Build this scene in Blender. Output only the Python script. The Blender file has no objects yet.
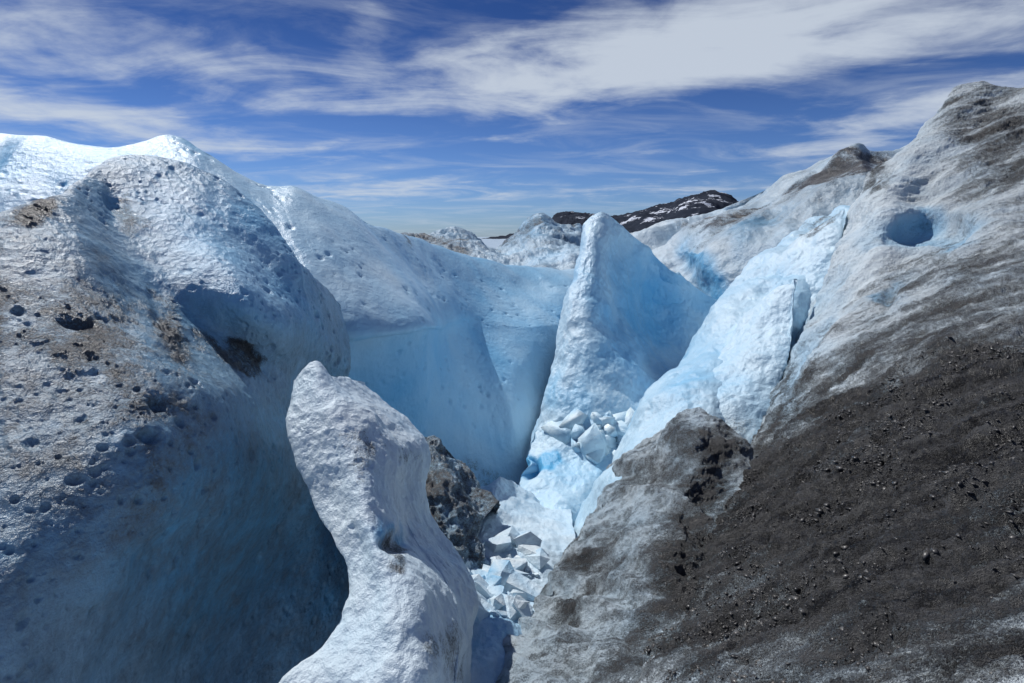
import bpy, math, numpy as np, bmesh
from mathutils import Vector
rng=np.random.default_rng(7)
LENS=20.0; F=1024*LENS/36.0; PITCH=math.radians(10.5)
ca,sa=math.cos(PITCH),math.sin(PITCH)
# image pixel (h,v) from the camera at the origin + forward distance -> world metres
def W(a):
    a=np.asarray(a,float)
    x=(a[...,0]-512)/F; v=(341.5-a[...,1])/F
    dy=ca+v*sa; dz=-sa+v*ca
    s=a[...,2]/dy
    return np.stack([x*s,a[...,2],dz*s],-1)
def image_px(co):  # world metres -> image pixel coordinates in the camera view
    x,y,z=co[...,0],co[...,1],co[...,2]
    fw=y*ca-z*sa; up=y*sa+z*ca
    fw=np.maximum(fw,0.05)
    return 512+F*x/fw, 341.5-F*up/fw

# ---------------- noise -----------------
perm=rng.permutation(256); perm=np.concatenate([perm,perm,perm])
grads=rng.normal(size=(256,3)); grads/=np.linalg.norm(grads,axis=1)[:,None]
def perlin(p):
    i=np.floor(p).astype(int); f=p-i; i&=255
    u=f*f*f*(f*(f*6-15)+10)
    out=0
    for dx in (0,1):
        wx=u[...,0] if dx else 1-u[...,0]
        for dy in (0,1):
            wy=u[...,1] if dy else 1-u[...,1]
            for dz in (0,1):
                wz=u[...,2] if dz else 1-u[...,2]
                h=perm[perm[perm[(i[...,0]+dx)&255]+((i[...,1]+dy)&255)]+((i[...,2]+dz)&255)]
                g=grads[h]
                out=out+wx*wy*wz*(g[...,0]*(f[...,0]-dx)+g[...,1]*(f[...,1]-dy)+g[...,2]*(f[...,2]-dz))
    return out*1.5
def fbm(p,oct=5,gain=0.5,ridge=False):
    s=0;a=1
    for o in range(oct):
        n=perlin(p*(2.03**o)+17.3*o)
        if ridge: n=0.5-2*np.abs(n)
        s=s+a*n; a*=gain
    return s
def worley(p,seed=0):
    i=np.floor(p).astype(int); best=np.full(p.shape[:-1],9.0); rad=np.ones(p.shape[:-1])
    for dx in (-1,0,1):
        for dy in (-1,0,1):
            for dz in (-1,0,1):
                c=i+np.array([dx,dy,dz]); h=perm[perm[perm[c[...,0]&255]+(c[...,1]&255)]+((c[...,2]+seed)&255)]
                o=np.stack([(h*37%256)/256.,(h*91%256)/256.,(h*53%256)/256.],-1)
                d=np.linalg.norm(c+o-p,axis=-1); r=0.10+0.38*((h*113%256)/256.)**2.5
                q=d/r
                m=q<best; best=np.where(m,q,best); rad=np.where(m,r,rad)
    return best,rad

def crom(a,n,axis):
    a=np.moveaxis(a,axis,0)
    p=np.concatenate([2*a[:1]-a[1:2],a,2*a[-1:]-a[-2:-1]])
    segs=[]
    k=len(a)-1
    t=np.linspace(0,1,n,endpoint=False)[:,None,None]
    for s in range(k):
        p0,p1,p2,p3=p[s],p[s+1],p[s+2],p[s+3]
        segs.append(0.5*((2*p1)+(-p0+p2)*t+(2*p0-5*p1+4*p2-p3)*t*t+(-p0+3*p1-3*p2+p3)*t**3))
    segs.append(a[-1:])
    return np.moveaxis(np.concatenate(segs),0,axis)

def gridmesh(name,co,mat,attrs):
    R,C=co.shape[:2]
    me=bpy.data.meshes.new(name)
    idx=np.arange(R*C).reshape(R,C)
    q=np.stack([idx[:-1,:-1],idx[1:,:-1],idx[1:,1:],idx[:-1,1:]],-1).reshape(-1,4)
    me.vertices.add(R*C); me.vertices.foreach_set('co',co.reshape(-1).astype(np.float32))
    me.loops.add(q.size); me.loops.foreach_set('vertex_index',q.reshape(-1).astype(np.int32))
    me.polygons.add(len(q)); me.polygons.foreach_set('loop_start',(np.arange(len(q))*4).astype(np.int32))
    me.update(calc_edges=True)
    me.shade_smooth()
    for k,v in attrs.items():
        at=me.attributes.new(k,'FLOAT','POINT'); at.data.foreach_set('value',v.reshape(-1).astype(np.float32))
    me.materials.append(mat)
    ob=bpy.data.objects.new(name,me); bpy.context.scene.collection.objects.link(ob)
    return ob
def normals(co):
    du=np.gradient(co,axis=0); dv=np.gradient(co,axis=1)
    n=np.cross(du,dv); l=np.linalg.norm(n,axis=-1,keepdims=True); n=n/np.maximum(l,1e-9)
    return n
SURF={}
def body(name,rows,nr,nc,mat,back=None,left=None,right=None,amp=0.1,scale=1.0,oct=6,gain=0.48,
         cups=0,cupscale=3,flute=0,flutef=1.5,flutealong='z',dirt=0.0,blue=0.3,grey=0.1,brush=(),warp=0.0,dents=(),stretch=(1,1,1),ridge=0.0,rough=0.0,dmod=0.0,key=None):
    c=W(np.array(rows,float))
    def pad(c,vec,axis,first):
        v=np.array(vec,float)
        e=np.take(c,0 if first else -1,axis=axis)
        a1=np.expand_dims(e+v*0.10,axis); a2=np.expand_dims(e+v*0.45,axis); a3=np.expand_dims(e+v,axis)
        return np.concatenate([a3,a2,a1,c] if first else [c,a1,a2,a3],axis)
    if left is not None: c=pad(c,left,1,True)
    if right is not None: c=pad(c,right,1,False)
    if back is not None: c=pad(c,back,0,True)
    c=crom(crom(c,nr,0),nc,1)
    n=normals(c)
    if np.mean(np.sum(n*(-c),-1))<0: n=-n
    st=np.array(stretch)
    px,py=image_px(c)
    D=np.full(c.shape[:2],float(dirt)); B=np.full(c.shape[:2],float(blue)); G=np.full(c.shape[:2],float(grey))
    jx=px+22*fbm(c/scale*1.3+3,3); jy=py+18*fbm(c/scale*1.3+8,3)
    for (kind,bx,by,rx,ry,ang,val) in brush:
        a=math.radians(ang); ux=(jx-bx)*math.cos(a)+(jy-by)*math.sin(a); uy=-(jx-bx)*math.sin(a)+(jy-by)*math.cos(a)
        g=np.exp(-((ux/rx)**2+(uy/ry)**2)**1.3)*val
        if kind=='d': D=D+g
        elif kind=='b': B=B+g
        else: G=G+g
    if dmod:
        ct,s_=math.cos(0.38),math.sin(0.38)
        q=np.stack([(c[...,0]*ct+c[...,2]*s_)*0.45,c[...,1]*2.0,(-c[...,0]*s_+c[...,2]*ct)*2.0],-1)
        D=D+dmod*fbm(q,5,0.6)*np.clip(D*1.5,0,1)
    if warp: c=c+warp*np.stack([fbm(c/scale*0.5+31,3),fbm(c/scale*0.5+57,3),fbm(c/scale*0.5+83,3)],-1)
    h=amp*fbm(c*st/scale,oct,gain)
    if ridge: h=h+ridge*fbm(c*st/scale*1.7+40,4,0.5,True)
    if rough: h=h+rough*np.clip(D,0,1)*(fbm(c*np.array([1.6,5,5])+60,5,0.62,True))
    if flute:
        if flutealong=='z': w=c[...,0]*1.0+c[...,1]*0.6; s1=c[...,2]; s2=c[...,1]
        else: w=c[...,1]*0.9-c[...,0]*0.15; s1=c[...,0]; s2=c[...,2]
        w=w+0.25/flutef*perlin(c*flutef*0.8+71)
        h=h+flute*(0.5-np.sqrt(perlin(np.stack([w*flutef,s1*flutef*0.2,s2*flutef*0.2],-1))**2+0.004)*2)
        h=h+flute*0.15*(0.5-np.abs(perlin(np.stack([w*flutef*2.7+5,s1*flutef*0.6,s2*flutef*0.6],-1)))*2)
    if cups:
        for k,(cs,ca_) in enumerate(((cupscale,1.0),(cupscale*2.3,0.45))):
            q=c+0.12/cs*np.stack([perlin(c*cs),perlin(c*cs+9),perlin(c*cs+19)],-1)
            f,r=worley(q*cs,k*7); m=np.clip(0.45+1.8*fbm(c*0.5+5,2),0.05,1)
            h=h-cups*ca_*(r/0.4)*np.clip(1-f**2,0,1)*m
    jx0=px+10*perlin(c/scale*2.1+3); jy0=py+8*perlin(c/scale*2.1+8)
    for (bx,by,rx,ry,ang,val) in dents:
        a=math.radians(ang); k=min(1,rx/25)
        X=px+(jx0-px)*k; Y=py+(jy0-py)*k
        ux=(X-bx)*math.cos(a)+(Y-by)*math.sin(a); uy=-(X-bx)*math.sin(a)+(Y-by)*math.cos(a)
        r2=(ux/rx)**2+(uy/ry)**2
        h=h-val*np.exp(-r2**1.5)
    c=c+n*h[...,None]
    SURF[key or name]=c
    return gridmesh(name,c,mat,{'dirt':np.clip(D,0,1.3),'blue':np.clip(B,-.5,1.3),'grey':np.clip(G,0,1)})

# ---------------- materials ----------------
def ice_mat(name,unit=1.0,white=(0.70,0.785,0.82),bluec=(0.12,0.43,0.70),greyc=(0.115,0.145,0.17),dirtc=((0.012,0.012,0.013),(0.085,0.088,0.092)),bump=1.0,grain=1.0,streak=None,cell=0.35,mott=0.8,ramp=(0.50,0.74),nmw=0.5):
    m=bpy.data.materials.new(name); m.use_nodes=True; nt=m.node_tree; N=nt.nodes; L=nt.links
    b=N['Principled BSDF']
    tc=N.new('ShaderNodeTexCoord'); obj=tc.outputs['Object']
    def noise(scale,detail=6,rough=0.6,vec=None,dist=0):
        n=N.new('ShaderNodeTexNoise'); n.inputs['Scale'].default_value=scale/unit; n.inputs['Detail'].default_value=detail
        n.inputs['Roughness'].default_value=rough; n.inputs['Distortion'].default_value=dist
        L.new(vec or obj,n.inputs['Vector']); return n.outputs['Fac']
    def math_(op,a,b_=None,c=None,clamp=False):
        n=N.new('ShaderNodeMath'); n.operation=op; n.use_clamp=clamp
        for i,x in enumerate((a,b_,c)):
            if x is None: continue
            if isinstance(x,(int,float)): n.inputs[i].default_value=x
            else: L.new(x,n.inputs[i])
        return n.outputs[0]
    def mix(f,a,c):
        n=N.new('ShaderNodeMix'); n.data_type='RGBA'
        for s,x in ((0,f),(6,a),(7,c)):
            if isinstance(x,tuple): n.inputs[s].default_value=(*x,1)
            elif isinstance(x,(int,float)): n.inputs[s].default_value=x
            else: L.new(x,n.inputs[s])
        return n.outputs[2]
    def rampf(x,lo,hi):
        n=N.new('ShaderNodeMapRange'); n.interpolation_type='SMOOTHSTEP'; L.new(x,n.inputs[0]); n.inputs[1].default_value=lo; n.inputs[2].default_value=hi; return n.outputs[0]
    def attr(k):
        a=N.new('ShaderNodeAttribute'); a.attribute_name=k; return a.outputs['Fac']
    ad,ab,ag=attr('dirt'),attr('blue'),attr('grey')
    if streak:
        mr=N.new('ShaderNodeMapping'); mr.inputs['Rotation'].default_value=(0,math.radians(streak[0]),math.radians(streak[1])); L.new(obj,mr.inputs[0])
        mp=N.new('ShaderNodeMapping'); mp.inputs['Scale'].default_value=streak[2]; L.new(mr.outputs[0],mp.inputs[0]); sv=mp.outputs[0]
    else: sv=None
    nb=noise(0.7,2,0.6); nf=noise(9,4,0.7); nm=noise(2.2,5,0.68,sv); ng=noise(48,3,0.75)
    bf=math_('ADD',ab,math_('MULTIPLY',math_('SUBTRACT',nb,0.5),0.8),clamp=True)
    ice=mix(bf,white,bluec)
    s0=math_('ADD',math_('MULTIPLY',math_('SUBTRACT',nm,0.5),2.0),math_('MULTIPLY',math_('SUBTRACT',nf,0.5),1.0))
    s1=math_('ADD',math_('ADD',s0,math_('MULTIPLY',math_('SUBTRACT',ng,0.5),1.8)),math_('MULTIPLY',math_('SUBTRACT',nf,0.5),0.4))
    s2=math_('ADD',s0,math_('MULTIPLY',math_('SUBTRACT',ng,0.5),0.9))
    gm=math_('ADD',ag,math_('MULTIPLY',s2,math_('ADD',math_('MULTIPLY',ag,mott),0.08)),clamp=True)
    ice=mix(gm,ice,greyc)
    dm=rampf(math_('ADD',ad,math_('MULTIPLY',s1,0.62)),0.30,0.92)
    gate=rampf(ad,0.03,0.3)
    dm=math_('MULTIPLY',dm,gate)
    cv=math_('ADD',math_('ADD',math_('MULTIPLY',nf,0.35),math_('MULTIPLY',ng,0.35)),math_('MULTIPLY',nm,nmw))
    dcol=mix(rampf(cv,ramp[0],ramp[1]),dirtc[0],dirtc[1])
    col=mix(dm,ice,dcol)
    L.new(col,b.inputs['Base Color'])
    L.new(math_('ADD',math_('MULTIPLY',ng,0.4),0.16),b.inputs['Roughness'])
    b.inputs['Specular IOR Level'].default_value=0.5
    vo=N.new('ShaderNodeTexVoronoi'); vo.feature='F1'; vo.inputs['Scale'].default_value=11/unit; L.new(obj,vo.inputs['Vector'])
    h=math_('ADD',math_('MULTIPLY',math_('MULTIPLY',vo.outputs['Distance'],vo.outputs['Distance']),cell),math_('MULTIPLY',nf,0.8))
    h=math_('ADD',h,math_('MULTIPLY',ng,math_('ADD',math_('MULTIPLY',dm,0.9*grain),0.3*grain)))
    bp=N.new('ShaderNodeBump'); bp.inputs['Strength'].default_value=0.7*bump; bp.inputs['Distance'].default_value=0.07*unit
    L.new(h,bp.inputs['Height']); L.new(bp.outputs['Normal'],b.inputs['Normal'])
    return m
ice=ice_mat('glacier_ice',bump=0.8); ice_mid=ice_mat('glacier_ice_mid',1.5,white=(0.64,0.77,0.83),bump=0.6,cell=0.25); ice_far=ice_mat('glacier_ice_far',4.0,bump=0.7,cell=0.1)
ice_dirty=ice_mat('debris_ice',0.8,grain=1.9,bump=1.3,streak=(21,8,(0.35,1.7,1.7)),greyc=(0.18,0.187,0.195),dirtc=((0.010,0.010,0.011),(0.15,0.15,0.15)),mott=0.7,ramp=(0.60,0.92),nmw=0.8)

# ---------------- bodies ----------------
body('ice_wall',[
 [(-160,120,17),(-60,128,17),(30,131,16),(110,144,16),(168,132,17),(205,152,17),(255,182,17),(310,192,18),(372,222,20),(410,238,24),(450,252,27),(510,264,29),(580,268,31)],
 [(-160,190,14),(-60,190,14),(30,180,14),(110,190,14),(180,190,14.5),(230,210,14.5),(280,235,14),(335,240,15),(392,262,17.5),(428,280,21),(460,275,25),(515,290,26.5),(575,290,28)],
 [(-160,260,12.5),(-60,260,12.5),(30,250,12.5),(110,260,13),(180,270,13),(240,290,12.8),(290,320,12.4),(345,334,12.4),(424,325,14.6),(440,320,18.5),(470,310,23),(520,320,24),(565,320,25.5)],
 [(-160,275,12.9),(-60,275,12.9),(30,262,12.9),(110,272,13.4),(180,283,13.4),(240,303,13.4),(290,335,13.3),(345,340,13.8),(422,331,15.8),(440,335,18.9),(470,330,22.2),(520,335,23.2),(562,335,24.7)],
 [(-160,400,12.9),(-60,400,12.9),(30,400,12.9),(110,400,13.4),(180,400,13.4),(240,400,13.4),(290,400,13.6),(350,400,14.3),(412,400,16),(440,400,17.6),(478,400,19.6),(515,400,20.6),(545,400,22)],
 [(-160,520,12),(-60,520,12),(30,520,12),(110,520,13),(180,520,13),(240,520,13.2),(290,520,13.4),(360,490,14.2),(410,480,15.8),(440,480,17),(480,480,18),(510,480,18.6),(530,480,19.5)],
 [(-160,680,12),(-60,680,12),(30,680,12),(110,680,12),(180,680,12),(240,680,12),(290,680,12.4),(360,620,12.8),(410,600,14),(440,590,15),(480,580,16),(510,580,16.6),(530,580,17.5)],
 ],50,36,ice_mid,back=(-1,9,-9),right=(1,3,-4),amp=0.14,scale=3.5,oct=6,gain=0.45,cups=0.07,cupscale=3.4,flute=0.12,flutef=0.5,blue=0.52,grey=0.0,warp=0.1,
 brush=[('b',380,400,80,60,0,0.3),('b',300,225,70,40,30,-0.2),('b',375,290,55,40,0,-0.3),('b',50,165,100,26,0,0.5),('b',170,145,50,14,0,0.1),('d',402,234,12,6,0,0.6),('d',475,475,45,20,20,0.45),('b',470,300,50,60,0,0.15)])  # paler shelf top, bluer face below: sun and shade painted into the ice

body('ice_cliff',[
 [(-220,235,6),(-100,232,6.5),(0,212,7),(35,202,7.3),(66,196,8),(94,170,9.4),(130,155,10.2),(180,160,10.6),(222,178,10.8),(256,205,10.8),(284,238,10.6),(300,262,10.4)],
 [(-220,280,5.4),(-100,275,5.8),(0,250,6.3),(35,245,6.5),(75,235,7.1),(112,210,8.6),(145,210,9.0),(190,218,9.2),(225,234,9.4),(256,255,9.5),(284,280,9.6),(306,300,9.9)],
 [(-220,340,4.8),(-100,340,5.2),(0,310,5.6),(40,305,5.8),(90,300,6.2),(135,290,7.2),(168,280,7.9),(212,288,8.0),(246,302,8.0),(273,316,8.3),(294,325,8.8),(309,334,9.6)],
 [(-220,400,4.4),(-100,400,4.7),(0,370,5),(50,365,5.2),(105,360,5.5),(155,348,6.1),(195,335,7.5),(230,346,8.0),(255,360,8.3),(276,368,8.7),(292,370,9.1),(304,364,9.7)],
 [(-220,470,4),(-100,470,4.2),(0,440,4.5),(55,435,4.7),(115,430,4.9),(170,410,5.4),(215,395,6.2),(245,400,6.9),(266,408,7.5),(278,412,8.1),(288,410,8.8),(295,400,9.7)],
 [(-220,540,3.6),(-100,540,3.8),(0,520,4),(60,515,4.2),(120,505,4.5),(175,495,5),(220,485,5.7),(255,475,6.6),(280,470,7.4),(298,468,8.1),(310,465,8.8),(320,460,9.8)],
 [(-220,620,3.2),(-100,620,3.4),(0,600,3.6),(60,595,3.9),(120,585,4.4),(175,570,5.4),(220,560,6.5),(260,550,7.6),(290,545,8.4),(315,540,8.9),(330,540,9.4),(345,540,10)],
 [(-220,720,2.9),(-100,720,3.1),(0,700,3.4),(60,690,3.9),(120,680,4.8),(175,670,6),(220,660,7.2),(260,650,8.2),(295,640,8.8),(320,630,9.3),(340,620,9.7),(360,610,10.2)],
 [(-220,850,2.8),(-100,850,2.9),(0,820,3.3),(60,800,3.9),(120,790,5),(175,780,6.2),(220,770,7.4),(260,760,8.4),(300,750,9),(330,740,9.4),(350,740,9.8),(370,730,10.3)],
 ],64,54,ice,back=(-2,4,-5),right=(0.1,2,-1),amp=0.07,scale=1.3,oct=7,gain=0.5,cups=0.06,cupscale=5.0,blue=0.65,grey=0.58,warp=0.05,ridge=0.012,rough=0.025,dmod=0.25,  # blue and grey also paint shade into this face; grey is partly dust
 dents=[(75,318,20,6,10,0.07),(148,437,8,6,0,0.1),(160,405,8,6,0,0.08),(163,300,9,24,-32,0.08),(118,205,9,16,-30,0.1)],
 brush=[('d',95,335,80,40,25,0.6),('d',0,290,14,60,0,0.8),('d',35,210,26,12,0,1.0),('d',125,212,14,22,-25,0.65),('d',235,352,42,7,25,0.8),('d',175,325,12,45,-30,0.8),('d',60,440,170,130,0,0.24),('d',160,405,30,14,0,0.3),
  ('b',220,230,100,60,20,0.05),('g',225,240,115,75,25,-0.62),('b',290,320,60,25,25,0.2),('b',250,560,120,120,0,0.4),('g',60,420,140,140,0,0.25),('g',250,600,150,110,0,0.1)])  # deep blue brush paints shade into the lower recess

body('ice_fin',[
 [(296,379,7.0),(306,368,7),(317,362,7),(325,368,7.1),(332,376,7.3)],
 [(290,403,6.7),(308,398,6.6),(325,392,6.6),(345,393,6.8),(360,402,7.2)],
 [(289,430,6.4),(312,430,6.3),(340,425,6.25),(370,420,6.6),(393,429,7.1)],
 [(298,465,6.1),(325,465,6),(355,460,5.95),(385,455,6.3),(408,452,6.9)],
 [(316,505,5.8),(340,505,5.7),(365,500,5.6),(386,500,5.9),(403,500,6.5)],
 [(337,548,5.4),(357,548,5.3),(378,545,5.2),(398,545,5.5),(416,545,6.2)],
 [(347,592,5),(370,590,4.9),(395,590,4.8),(420,585,5),(445,588,5.7)],
 [(330,640,4.6),(365,640,4.5),(400,640,4.4),(430,640,4.6),(458,635,5.2)],
 [(285,683,4.3),(340,683,4.2),(390,683,4.1),(425,683,4.2),(455,683,4.8)],
 [(230,745,4.1),(300,745,4),(370,745,3.9),(415,745,4),(448,745,4.4)],
 ],40,60,ice,back=(0,0.5,-1.4),left=(0.25,1.4,-0.5),right=(0.1,1.2,-0.4),amp=0.045,scale=0.6,oct=7,gain=0.5,cups=0.02,cupscale=6,blue=0.12,grey=0.0,warp=0.03,ridge=0.008,
 dents=[(395,543,13,10,0,0.14)],
 brush=[('d',365,452,24,30,20,0.5),('d',398,550,18,12,0,0.75),('d',405,455,14,12,0,0.5),('d',450,660,22,40,0,0.6),('d',340,520,40,60,0,0.16),('b',395,535,16,10,0,0.9)])

body('dirty_ice_wall',[
 [(370,410,12.5),(388,420,12),(410,432,11),(440,445,11),(465,470,11),(495,505,10.5)],
 [(380,470,11),(395,480,10.4),(412,490,9.6),(440,490,9.6),(465,505,9.8),(485,520,10)],
 [(380,540,10),(400,540,9.2),(422,560,8.6),(445,545,8.8),(465,530,9.3),(478,540,9.6)],
 [(400,620,9),(425,600,8.2),(438,590,8),(455,575,8.3),(470,560,8.8),(482,560,9)],
 [(400,700,8),(425,680,7.4),(438,670,7.2),(455,660,7.4),(470,650,7.8),(482,640,8)],
 ],36,36,ice,back=(0,2,-2),amp=0.2,scale=1,oct=7,gain=0.55,blue=0.5,grey=0.3,dirt=0.62,ridge=0.06,rough=0.05,brush=[('d',420,500,30,50,0,0.3)])

body('snow_chute',[
 [(470,490,13),(485,488,13),(500,480,13.3),(520,490,13.5),(540,505,13.5),(570,510,13.5)],
 [(445,545,10.5),(455,545,9.8),(480,535,10),(510,535,10.3),(540,535,10.5),(575,540,10.6)],
 [(420,580,9),(434,580,8.2),(465,585,8.2),(500,590,8.3),(530,590,8.5),(570,590,9)],
 [(430,630,7.4),(450,625,7),(475,625,6.9),(500,625,7),(522,625,7.2),(550,620,7.6)],
 [(425,695,6),(442,690,5.8),(465,683,5.8),(485,683,5.9),(505,683,6.1),(535,670,6.6)],
 [(415,780,5),(435,770,4.9),(455,770,4.9),(475,770,5),(495,770,5.1),(520,770,5.4)],
 ],36,36,ice,back=(0,3,-2),amp=0.12,scale=0.8,oct=7,gain=0.5,cups=0.03,cupscale=4,blue=0.25,grey=0.0,brush=[('b',500,620,30,60,0,0.4),('d',480,540,30,16,0,0.3)])

body('ice_pinnacle',[
 [(584,224,22),(594,217,22),(608,217,22.2),(624,231,22.8),(658,260,24),(692,283,25),(722,303,26)],
 [(577,262,20.6),(586,262,20),(602,262,20.2),(620,272,22.0),(654,290,24.6),(690,305,25),(716,318,25.2)],
 [(566,310,19.3),(577,310,18.7),(600,310,18.7),(622,318,20.8),(652,330,23.6),(684,340,24),(710,345,24.2)],
 [(556,355,18.3),(568,360,17.5),(600,362,17.3),(634,356,18.3),(655,362,20.9),(680,372,21.9),(702,375,22)],
 [(545,400,17.3),(558,410,16.5),(590,412,16.2),(628,402,16.6),(660,396,17.5),(672,400,19),(690,400,20)],
 [(530,440,16.3),(550,450,15.6),(575,455,15.3),(605,450,15.4),(638,430,16),(655,430,17),(670,430,18)],
 [(518,480,15),(535,490,14.3),(560,492,14),(582,490,14),(605,485,14.5),(625,470,15.5),(650,460,17)],
 [(515,520,13.5),(530,530,13),(548,530,12.8),(567,525,13),(590,520,13.5),(612,510,14.5),(630,500,16)],
 [(512,590,12.5),(530,590,12),(548,590,11.8),(567,590,12),(590,590,12.5),(612,590,13.5),(630,590,15)],
 ],44,50,ice_mid,back=(0.3,2.0,-6),left=(0.5,4,-1),right=(1,3,-3),amp=0.14,scale=1.8,oct=7,gain=0.5,blue=0.32,grey=0.0,warp=0.1,cups=0.03,cupscale=2.8,ridge=0.04,
 dents=[(529,468,9,9,0,0.6)],
 brush=[('b',650,310,60,60,30,0.6),('b',575,400,15,40,15,0.35),('b',530,467,14,12,0,1.0),('b',600,470,60,16,0,0.3)])  # large blue brush paints the cast shadow on the right face

body('ice_ridge',[
 [(590,270,48),(615,245,46),(640,232,42),(665,222,42),(692,217,42),(725,206,40),(765,188,38),(800,168,36),(830,155,35),(855,144,34),(875,152,33),(905,143,33),(950,120,34),(1020,100,34)],
 [(592,285,38),(615,272,37),(645,258,35),(668,250,34),(688,243,32),(725,232,31),(770,220,31),(805,198,30),(835,183,29),(858,172,28.5),(880,178,28),(910,172,28),(960,160,28),(1030,150,28)],
 [(600,300,33),(625,292,32),(655,285,31),(684,278,30),(700,262,28.5),(735,258,27),(775,245,27),(810,232,26.5),(840,216,26),(865,206,25.5),(890,200,25),(920,200,25),(970,200,25),(1040,200,25)],
 [(610,340,31),(640,335,30),(668,335,29),(698,305,28.6),(724,300,26),(750,300,25),(785,290,24.5),(815,280,24),(845,270,24),(870,260,24),(900,260,23.5),(930,260,23.5),(980,260,23.5),(1050,260,23.5)],
 [(620,420,29),(650,420,28),(680,420,27),(710,400,26),(732,390,25),(760,380,24),(795,380,24),(825,370,24),(855,360,24),(880,350,23),(910,350,23),(940,350,23),(990,350,23),(1060,350,23)],
 ],50,32,ice_far,back=(2,14,-8),left=(-2,4,-5),amp=0.55,scale=6,oct=7,gain=0.5,blue=0.25,grey=0.3,dirt=0.1,warp=0.4,flute=0.9,flutef=0.25,flutealong='x',ridge=0.15,dmod=0.3,
 brush=[('d',850,165,60,8,-25,0.5),('d',780,200,80,8,-30,0.55),('d',870,160,30,12,0,0.25),('d',690,222,30,6,0,0.5),('d',740,225,60,22,-20,0.3),('g',800,205,110,36,-30,0.3),('b',703,280,14,45,-30,1.0),('b',760,245,30,10,-30,0.5)])  # narrow full-strength blue brush paints the shade inside the crack
body('ice_ridge',[
 [(890,185,25),(845,208,22.5),(805,226,21),(770,250,19.5),(742,274,18.5),(716,305,17.5),(703,337,16.5),(662,385,14.5),(645,420,13),(615,470,11.5),(603,498,10.5)],
 [(895,215,22),(855,228,20.5),(820,245,19),(785,262,17.7),(757,287,16.7),(733,320,15.7),(718,350,14.8),(685,392,13),(665,425,12),(632,475,10.6),(618,505,9.8)],
 [(895,270,20),(860,270,18.5),(828,285,17),(800,305,15.6),(778,335,14.7),(762,365,13.9),(745,390,13.1),(715,408,12),(690,433,11.2),(655,480,10),(640,520,9)],
 [(895,380,17),(865,390,16.4),(835,400,15.4),(805,410,14.2),(780,420,13.4),(764,430,12.7),(748,440,12),(728,455,11.2),(708,475,10.4),(682,510,9.4),(662,550,8.4)],
 [(895,480,15),(865,480,14.4),(835,480,13.4),(805,490,12.6),(780,500,12),(764,510,11.4),(748,520,10.8),(728,535,10),(708,545,9.4),(682,580,8.4),(662,620,7.4)],
 ],50,46,ice_mid,back=(-2.5,2.5,-6),amp=0.2,scale=2.2,oct=7,gain=0.5,blue=0.32,grey=0.03,warp=0.15,cups=0.03,cupscale=3,flute=0.15,flutef=0.5,ridge=0.05,
 brush=[('b',690,380,70,25,-45,0.3),('d',815,228,40,6,-35,0.6),('d',705,430,45,20,-30,0.45),('b',760,330,30,50,20,-0.15)],key='L')
# blades of ice that break out of the middle ridge
body('ice_fin',[
 [(748,312,15.0),(768,294,14.7),(794,281,14.4)],
 [(724,350,14.2),(756,335,13.8),(791,322,13.6)],
 [(702,385,13.3),(740,378,12.85),(781,368,12.8)],
 [(690,415,12.6),(728,415,12.05),(768,415,12.0)],
 [(688,460,12),(728,465,11.4),(760,462,11.3)],
 ],50,60,ice_mid,back=(0.3,2.2,-3.5),left=(0.4,2.2,-1.2),right=(0.5,2,-1.0),amp=0.09,scale=1.3,oct=7,gain=0.5,blue=0.22,grey=0.0,cups=0.02,cupscale=3,ridge=0.03,warp=0.06,
 brush=[('b',712,395,20,40,30,0.3),('d',728,425,30,14,0,0.35)])
body('ice_fin',[
 [(772,262,18.4),(802,236,18.0),(840,212,17.6)],
 [(760,290,17.4),(797,272,16.8),(835,252,16.5)],
 [(752,322,16.5),(792,312,15.8),(828,300,15.6)],
 [(750,362,15.6),(790,360,14.9),(820,355,14.9)],
 ],50,60,ice_mid,back=(0.5,2.5,-4),left=(0.4,2.5,-1.5),right=(0.6,2,-1.2),amp=0.12,scale=1.5,oct=7,gain=0.5,blue=0.2,grey=0.08,cups=0.02,cupscale=3,ridge=0.04,warp=0.08,
 brush=[('d',815,226,40,6,-35,0.6),('b',765,300,14,40,20,0.4)])

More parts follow.
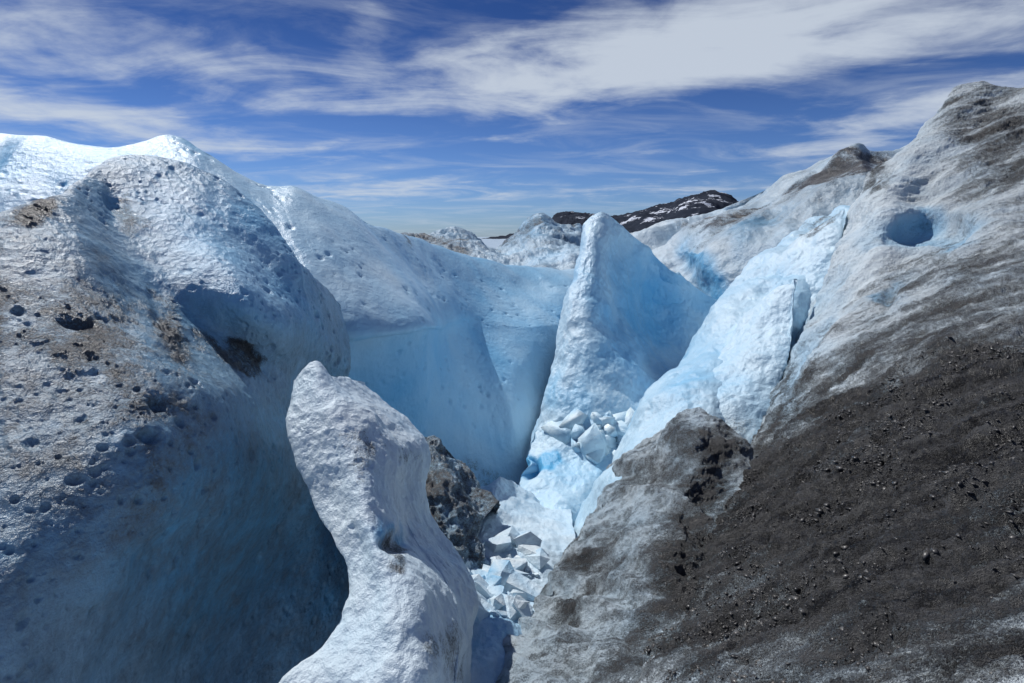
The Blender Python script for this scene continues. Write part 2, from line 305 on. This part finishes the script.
body('debris_covered_ice_slope',[
 [(956,87,21),(978,85,20.7),(1005,88,20),(1040,86,19),(1100,90,18),(1220,100,17)],
 [(925,128,19.5),(943,125,18.5),(975,127,18.0),(1010,127,17),(1080,130,16),(1220,140,15)],
 [(890,160,18),(908,160,16.8),(945,165,16.1),(1000,168,15),(1080,178,13.6),(1220,190,12)],
 [(862,190,17),(885,200,15.4),(930,212,15.0),(985,215,13.2),(1060,232,11.7),(1220,250,10)],
 [(850,228,16),(875,240,14.2),(915,252,13.4),(970,258,11.8),(1050,277,10.3),(1220,300,8.8)],
 [(828,278,14.8),(855,292,12.9),(897,297,11.8),(950,307,10.2),(1040,325,8.6),(1220,350,7.2)],
 [(805,330,13.5),(832,343,11.5),(873,347,10.3),(930,357,8.7),(1030,375,7.0),(1220,400,5.8)],
 [(782,380,12.2),(808,391,10.2),(850,396,9.0),(910,407,7.5),(1020,425,5.9),(1220,450,4.8)],
 [(760,425,11),(786,435,9.2),(827,442,8.0),(895,457,6.5),(1010,475,5.0),(1220,500,4)],
 [(738,470,9.8),(762,482,8.3),(805,494,7.05),(880,511,5.6),(1000,530,4.3),(1220,560,3.4)],
 [(715,520,8.6),(740,532,7.2),(785,548,6.1),(865,566,4.75),(990,590,3.6),(1220,620,2.9)],
 [(680,580,7.2),(708,592,6.2),(757,607,5.1),(845,626,4),(980,650,3),(1220,680,2.4)],
 [(640,640,6),(672,652,5.2),(724,667,4.3),(822,691,3.3),(970,715,2.5),(1220,740,2)],
 [(600,710,5),(638,725,4.3),(698,742,3.5),(805,771,2.7),(960,800,2.1),(1220,830,1.7)],
 ],52,92,ice_dirty,back=(1.5,6,-4),left=(-0.5,3,-5),amp=0.14,scale=1.4,oct=8,gain=0.55,blue=0.05,grey=0.38,dirt=0.14,warp=0.12,flute=0.12,flutef=0.9,flutealong='x',ridge=0.025,rough=0.06,dmod=0.4,stretch=(0.6,1.4,1.4),
 dents=[(932,230,42,12,-3,0.5),(893,297,8,11,20,0.22)],
 brush=[('b',925,232,44,18,0,0.65),('g',925,232,50,24,0,-0.35),('b',893,297,10,14,0,0.7),('b',800,350,24,80,25,0.35),('g',860,240,36,120,22,-0.35),('g',800,370,32,80,22,-0.35),('d',1000,120,60,40,20,0.5),('d',1010,170,60,30,10,0.35),('d',1000,280,120,60,-20,0.35),  # widest blue brush paints shade into the upper hollow
  ('d',930,570,320,190,-20,0.70),('d',1050,420,220,100,-15,0.6),('d',770,500,70,60,-45,0.5),('d',905,390,120,34,-12,0.5),('d',870,170,10,30,40,0.5),('d',690,630,60,60,-45,0.4),('d',850,560,120,60,-20,0.3)])

body('dirty_ice_rib',[
 [(632,452,11.4),(668,430,10.9),(690,420,10.4),(708,420,10.1),(735,440,9.7),(765,475,9.0)],
 [(605,492,10.2),(635,485,9.7),(665,475,9.3),(692,472,9.0),(718,490,8.8),(745,515,8.4)],
 [(585,525,9.4),(612,525,8.8),(642,520,8.3),(672,522,7.9),(702,532,7.8),(730,550,7.6)],
 [(560,570,8.4),(590,575,7.7),(620,575,7.2),(648,574,6.9),(678,582,6.8),(708,595,6.6)],
 [(530,615,7.4),(560,625,6.7),(592,630,6.2),(620,630,5.9),(650,634,5.8),(680,642,5.7)],
 [(478,683,6.2),(515,690,5.6),(555,695,5.2),(585,695,4.9),(617,697,4.8),(650,697,4.8)],
 [(420,770,5.2),(465,770,4.8),(515,770,4.4),(550,770,4.2),(585,770,4.1),(620,770,4.1)],
 ],50,46,ice_dirty,back=(-0.8,1,-2),left=(-0.1,1.6,-1.8),amp=0.12,scale=0.9,oct=7,gain=0.55,blue=0.2,grey=0.42,dirt=0.27,warp=0.08,flute=0.18,flutef=1.4,ridge=0.03,rough=0.04,dmod=0.3,
 brush=[('d',578,590,20,65,30,0.6),('d',700,500,34,90,20,0.45),('d',640,470,30,20,0,0.25),('d',665,610,34,90,40,0.45),('d',690,440,30,14,0,0.3)])

body('distant_serac_field',[
 [(340,235,60),(385,232,58),(402,230,56),(425,232,56),(445,228,60),(470,232,60),(490,246,60),(505,240,62),(530,222,64),(545,217,64),(560,223,64),(585,226,66),(620,235,70),(660,240,72)],
 [(340,245,52),(385,242,52),(402,240,50),(425,242,50),(445,240,52),(470,244,52),(490,252,50),(505,252,52),(530,240,54),(545,238,54),(560,240,54),(585,242,56),(620,248,60),(660,250,62)],
 [(340,262,44),(385,262,44),(402,262,44),(425,262,44),(445,262,44),(470,264,44),(490,268,43),(510,268,43),(530,262,44),(545,258,44),(560,260,44),(585,262,44),(620,268,50),(660,270,52)],
 [(340,330,36),(385,330,36),(402,330,36),(425,330,36),(445,330,36),(470,330,36),(490,330,36),(510,330,36),(530,320,36),(545,320,36),(560,320,36),(585,320,36),(620,330,40),(660,330,42)],
 ],50,40,ice_far,back=(0,25,-10),amp=1.0,scale=7,oct=7,gain=0.52,blue=0.45,grey=0.4,dirt=0.2,warp=0.8,ridge=0.3,
 brush=[('d',410,240,30,8,10,0.45),('d',450,244,20,6,0,0.4),('d',520,235,22,14,0,0.4),('b',535,232,25,12,0,0.3),('d',570,222,14,5,0,0.5),('g',550,262,60,12,0,-0.3)])

u=np.linspace(-1,1,161); g=np.sign(u)*(np.abs(u)**3)*9000
X,Y=np.meshgrid(g,g); R=np.hypot(X,Y)
Z=-15+3.5*fbm(np.stack([X/60,Y/60,X*0],-1),4)*np.clip(R/200,0,1)+0*X
gridmesh('glacier_ground',np.stack([X,Y,Z],-1),ice_far,{'dirt':np.full(X.shape,0.15),'blue':np.full(X.shape,0.2),'grey':np.full(X.shape,0.3)})

def mountain_mat():
    m=bpy.data.materials.new('mountain_rock'); m.use_nodes=True; nt=m.node_tree; N=nt.nodes; L=nt.links; b=N['Principled BSDF']
    tc=N.new('ShaderNodeTexCoord'); n=N.new('ShaderNodeTexNoise'); n.inputs['Scale'].default_value=0.018; n.inputs['Detail'].default_value=9; n.inputs['Roughness'].default_value=0.68
    mp=N.new('ShaderNodeMapping'); mp.inputs['Rotation'].default_value=(0,0.6,0); mp.inputs['Scale'].default_value=(0.5,1,1.6)
    L.new(tc.outputs['Object'],mp.inputs[0]); L.new(mp.outputs[0],n.inputs['Vector'])
    at=N.new('ShaderNodeAttribute'); at.attribute_name='blue'
    a=N.new('ShaderNodeMath'); a.operation='ADD'; L.new(n.outputs['Fac'],a.inputs[0]); L.new(at.outputs['Fac'],a.inputs[1])
    r=N.new('ShaderNodeMapRange'); r.inputs[1].default_value=0.60; r.inputs[2].default_value=0.64; L.new(a.outputs[0],r.inputs[0])
    mx=N.new('ShaderNodeMix'); mx.data_type='RGBA'; mx.inputs[6].default_value=(0.024,0.031,0.047,1); mx.inputs[7].default_value=(0.62,0.66,0.74,1)  # rock tone blued to stand in for distance haze
    L.new(r.outputs[0],mx.inputs[0]); L.new(mx.outputs[2],b.inputs['Base Color']); b.inputs['Roughness'].default_value=1.0; b.inputs['Specular IOR Level'].default_value=0.1
    return m
mm=mountain_mat()
body('mountain',[
 [(300,245,3200),(480,240,3200),(540,225,3200),(560,213,3100),(578,213,3100),(600,217,3100),(630,213,3000),(660,206,3000),(690,198,2900),(724,196,2900),(760,212,2900),(850,225,2900),(1100,240,2900)],
 [(300,250,2700),(480,248,2700),(540,238,2700),(560,228,2600),(578,228,2600),(600,230,2600),(630,228,2500),(660,222,2500),(690,215,2400),(724,214,2400),(760,226,2400),(850,235,2400),(1100,250,2400)],
 [(300,262,2000),(480,262,2000),(540,262,2000),(560,262,2000),(578,262,2000),(600,262,2000),(630,262,2000),(660,262,2000),(690,262,2000),(724,262,2000),(760,262,2000),(850,262,2000),(1100,262,2000)],
 ],50,30,mm,back=(0,1200,-400),amp=26,scale=200,oct=7,gain=0.6,blue=0.0,brush=[('b',685,208,55,10,-10,0.08)])

# ---------------- ice rubble ----------------
def surf_at(px,py,keys):
    best=None
    for k in keys:
        c=SURF[k].reshape(-1,3); bx,by=image_px(c)
        m=(np.abs(bx-px)<4)&(np.abs(by-py)<4)
        if m.any():
            cc=c[m]; j=np.argmin(cc[:,1])
            if best is None or cc[j,1]<best[1]: best=cc[j]
    return best
def rubble(name,items,mat,keys,blue,sink=0.2,smooth=False):
    bm=bmesh.new()
    for (px,py,s,seed) in items:
        r=np.random.default_rng(seed); c=surf_at(px,py,keys)
        if c is None: continue
        c=c+np.array([0,-0.12*s,sink*s])
        pts=np.array([[i,j,k] for i in (-1,1) for j in (-1,1) for k in (-1,1)],float)*r.uniform(0.2,0.75,(8,3))
        pts=np.concatenate([pts,r.normal(size=(7,3))*0.42])*s*np.array([1.25,0.9,0.8])
        a=r.uniform(-1.2,1.2); b2=r.uniform(-1,1)
        pts=np.stack([pts[:,0]*math.cos(a)-pts[:,2]*math.sin(a),pts[:,1],pts[:,0]*math.sin(a)+pts[:,2]*math.cos(a)],-1)
        pts=np.stack([pts[:,0]*math.cos(b2)-pts[:,1]*math.sin(b2),pts[:,0]*math.sin(b2)+pts[:,1]*math.cos(b2),pts[:,2]],-1)
        vs=[bm.verts.new(Vector(c+p)) for p in pts]
        res=bmesh.ops.convex_hull(bm,input=vs)
        for v in [g for g in res['geom_interior'] if isinstance(g,bmesh.types.BMVert)]: bm.verts.remove(v)
    bmesh.ops.dissolve_limit(bm,angle_limit=0.3,verts=bm.verts[:],edges=bm.edges[:])
    bmesh.ops.bevel(bm,geom=bm.edges[:],offset=0.022 if not smooth else 0.05,segments=2,affect='EDGES',clamp_overlap=True)
    me=bpy.data.meshes.new(name); bm.to_mesh(me); bm.free()
    co=np.empty(len(me.vertices)*3,np.float32); me.vertices.foreach_get('co',co); co=co.reshape(-1,3).astype(float)
    for k,v in (('dirt',0.0*co[:,0]),('blue',np.clip(blue+0.8*perlin(co*3.1),0,0.8)),('grey',0.0*co[:,0])):
        at=me.attributes.new(k,'FLOAT','POINT'); at.data.foreach_set('value',v.astype(np.float32))
    if smooth: me.shade_smooth()
    me.materials.append(mat); ob=bpy.data.objects.new(name,me); bpy.context.scene.collection.objects.link(ob); return ob
its=[]
for i in range(95):
    y=rng.uniform(532,612); x=rng.uniform(466,548-(y-535)*0.35); its.append((x,y,0.06+0.30*rng.uniform()**2.5,100+i))
rubble('ice_rubble',its,ice,['snow_chute'],0.25,0.0)
its=[]
for i in range(34):
    x=rng.uniform(556,634); y=rng.uniform(410,450); its.append((x,y,0.2+0.45*rng.uniform()**2,300+i))
rubble('ice_rubble',its,ice_mid,['ice_pinnacle'],0.15,-0.35,True)

def gravel():
    ob=bpy.data.objects['debris_covered_ice_slope']; me=ob.data
    co=np.empty(len(me.vertices)*3,np.float32); me.vertices.foreach_get('co',co); co=co.reshape(-1,3)
    dd=np.empty(len(me.vertices),np.float32); me.attributes['dirt'].data.foreach_get('value',dd)
    ok=np.where((dd>0.5)&(co[:,1]<9)&(co[:,1]>1.2)&(co[:,2]>-6))[0]
    w=(co[ok,1]**2)*np.clip(perlin(co[ok]*1.5)+0.3,0.03,1)**1.5; pick=rng.choice(ok,26000,p=w/w.sum())
    base=np.array([[1,0,0],[-1,0,0],[0,1,0],[0,-1,0],[0,0,1],[0,0,-1]],float)
    fc=np.array([[0,2,4],[2,1,4],[1,3,4],[3,0,4],[2,0,5],[1,2,5],[3,1,5],[0,3,5]])
    n=len(pick); s=np.exp(rng.normal(-4.8,0.65,n)); s=np.minimum(s,0.045)
    v=base[None]*rng.uniform(0.5,1.3,(n,6,1))*s[:,None,None]*np.array([1.5,1,0.35])
    a=rng.uniform(0,6.28,n); t=rng.normal(0,0.5,n)
    x=v[...,0]*np.cos(a)[:,None]-v[...,1]*np.sin(a)[:,None]; y=v[...,0]*np.sin(a)[:,None]+v[...,1]*np.cos(a)[:,None]; z=v[...,2]
    z2=z*np.cos(t)[:,None]+x*np.sin(t)[:,None]; x2=x*np.cos(t)[:,None]-z*np.sin(t)[:,None]
    v=np.stack([x2,y,z2],-1)+co[pick][:,None,:]
    f=(fc[None]+np.arange(n)[:,None,None]*6).reshape(-1,3)
    m=bpy.data.meshes.new('gravel'); v=v.reshape(-1,3)
    m.vertices.add(len(v)); m.vertices.foreach_set('co',v.reshape(-1).astype(np.float32))
    m.loops.add(f.size); m.loops.foreach_set('vertex_index',f.reshape(-1).astype(np.int32))
    m.polygons.add(len(f)); m.polygons.foreach_set('loop_start',(np.arange(len(f))*3).astype(np.int32)); m.update(calc_edges=True)
    mt=bpy.data.materials.new('slate_gravel'); mt.use_nodes=True; nt=mt.node_tree; b=nt.nodes['Principled BSDF']
    g=nt.nodes.new('ShaderNodeNewGeometry'); r=nt.nodes.new('ShaderNodeValToRGB'); nt.links.new(g.outputs['Random Per Island'],r.inputs[0])
    r.color_ramp.elements[0].color=(0.012,0.012,0.013,1); r.color_ramp.elements[1].color=(0.12,0.115,0.108,1)
    nt.links.new(r.outputs[0],b.inputs['Base Color']); b.inputs['Roughness'].default_value=0.35
    m.materials.append(mt); o=bpy.data.objects.new('gravel',m); bpy.context.scene.collection.objects.link(o)
gravel()

# ---------------- sun, sky, camera ----------------
sd=Vector((-0.47,0.40,0.82)).normalized()
sun=bpy.data.lights.new('sun','SUN'); sun.energy=4.0; sun.angle=math.radians(0.5); sun.color=(1,0.98,0.95)
so=bpy.data.objects.new('sun',sun); so.rotation_euler=(-sd).to_track_quat('-Z','Y').to_euler(); bpy.context.scene.collection.objects.link(so)
w=bpy.data.worlds.new('World'); bpy.context.scene.world=w; w.use_nodes=True; nt=w.node_tree; N=nt.nodes; L=nt.links
bg=N['Background']; bg.inputs['Strength'].default_value=0.085
sky=N.new('ShaderNodeTexSky'); sky.sky_type='NISHITA'; sky.sun_disc=False; sky.sun_elevation=math.asin(sd.z); sky.sun_rotation=math.atan2(sd.x,sd.y)
sky.altitude=500; sky.air_density=1.0; sky.dust_density=0.2; sky.ozone_density=2.5
tc=N.new('ShaderNodeTexCoord'); sp=N.new('ShaderNodeSeparateXYZ'); L.new(tc.outputs['Generated'],sp.inputs[0])
def M(op,a,b=None,clamp=False):
    n=N.new('ShaderNodeMath'); n.operation=op; n.use_clamp=clamp
    for i,x in enumerate((a,b)):
        if x is None: continue
        if isinstance(x,(int,float)): n.inputs[i].default_value=x
        else: L.new(x,n.inputs[i])
    return n.outputs[0]
zz=M('MAXIMUM',M('ADD',sp.outputs[2],0.10),0.03)
cx=M('DIVIDE',sp.outputs[0],zz); cy=M('DIVIDE',sp.outputs[1],zz)
cb=N.new('ShaderNodeCombineXYZ'); L.new(cx,cb.inputs[0]); L.new(cy,cb.inputs[1])
def cn(scale,sx,sy,rot,loc,detail,rough,dist):
    mp=N.new('ShaderNodeMapping'); mp.inputs['Rotation'].default_value=(0,0,math.radians(rot)); mp.inputs['Scale'].default_value=(sx,sy,1); mp.inputs['Location'].default_value=loc
    L.new(cb.outputs[0],mp.inputs[0]); n=N.new('ShaderNodeTexNoise'); n.inputs['Scale'].default_value=scale; n.inputs['Detail'].default_value=detail; n.inputs['Roughness'].default_value=rough; n.inputs['Distortion'].default_value=dist
    L.new(mp.outputs[0],n.inputs['Vector']); return n.outputs['Fac']
def MR(x,lo,hi,t0=0,t1=1):
    n=N.new('ShaderNodeMapRange'); n.interpolation_type='SMOOTHSTEP'; L.new(x,n.inputs[0]); n.inputs[1].default_value=lo; n.inputs[2].default_value=hi; n.inputs[3].default_value=t0; n.inputs[4].default_value=t1; return n.outputs[0]
wis=cn(1.4,0.8,1.5,35,(0.3,5.2,0),8,0.6,0.8)
puf=cn(3.2,1,1,0,(4.3,2.2,0),7,0.6,0.3)
# cloud banks at image pixels, converted to azimuth / elevation
az=M('ARCTAN2',sp.outputs[0],sp.outputs[1]); el=M('ARCSINE',sp.outputs[2])
def azel(px,py):
    d=W([px,py,1.0]); d=d/np.linalg.norm(d); return math.atan2(d[0],d[1]),math.asin(d[2])
dens=None
for (px,py,rx,ry,rot,val) in [(640,50,250,34,-10,0.55),(880,20,260,38,0,0.55),(620,85,260,14,-4,0.35),(905,118,90,14,-8,0.65),(40,30,170,32,0,0.5),(60,112,160,15,6,0.65),(372,10,26,40,20,0.35),(505,139,26,5,3,0.5),(360,188,90,9,-4,0.35),(130,70,120,10,-10,0.15),(560,190,300,16,0,0.3),(430,60,200,10,-12,0.12),(660,152,30,5,0,0.35),(800,155,60,8,0,0.3)]:
    a0,e0=azel(px,py); k=1/F
    dx=M('SUBTRACT',az,a0); dy=M('SUBTRACT',el,e0); c_,s_=math.cos(math.radians(rot)),math.sin(math.radians(rot))
    ux=M('ADD',M('MULTIPLY',dx,c_/(rx*k)),M('MULTIPLY',dy,-s_/(rx*k))); uy=M('ADD',M('MULTIPLY',dx,s_/(ry*k)),M('MULTIPLY',dy,c_/(ry*k)))
    r2=M('ADD',M('MULTIPLY',ux,ux),M('MULTIPLY',uy,uy)); g=M('MULTIPLY',M('EXPONENT',M('MULTIPLY',r2,-1.0)),val)
    dens=g if dens is None else M('ADD',dens,g)
fl=M('ADD',M('MULTIPLY',M('SUBTRACT',wis,0.5),1.7),M('MULTIPLY',M('SUBTRACT',puf,0.5),0.9))
cm=MR(M('ADD',dens,M('MULTIPLY',fl,0.9)),0.08,0.9)
veil=MR(wis,0.40,0.70,0,0.30)
cm=M('MULTIPLY',M('MAXIMUM',cm,veil),0.9)
tf=MR(el,0.02,0.38)
tcm=N.new('ShaderNodeMix'); tcm.data_type='RGBA'; L.new(tf,tcm.inputs[0]); tcm.inputs[6].default_value=(0.42,0.60,1.0,1); tcm.inputs[7].default_value=(0.16,0.28,0.56,1)
tint=N.new('ShaderNodeMix'); tint.data_type='RGBA'; tint.blend_type='MULTIPLY'; tint.inputs[0].default_value=1; L.new(sky.outputs[0],tint.inputs[6]); L.new(tcm.outputs[2],tint.inputs[7])
mx=N.new('ShaderNodeMix'); mx.data_type='RGBA'; L.new(cm,mx.inputs[0]); L.new(tint.outputs[2],mx.inputs[6]); mx.inputs[7].default_value=(6.8,7.6,8.7,1)
L.new(mx.outputs[2],bg.inputs['Color'])
cam=bpy.data.cameras.new('camera'); cam.lens=LENS; cam.sensor_width=36; cam.clip_start=0.05; cam.clip_end=30000
co=bpy.data.objects.new('camera',cam); co.location=(0,0,0); co.rotation_euler=(math.pi/2-PITCH,0,0); bpy.context.scene.collection.objects.link(co)
bpy.context.scene.camera=co
bpy.context.scene.view_settings.view_transform='Standard'; bpy.context.scene.view_settings.look='None'
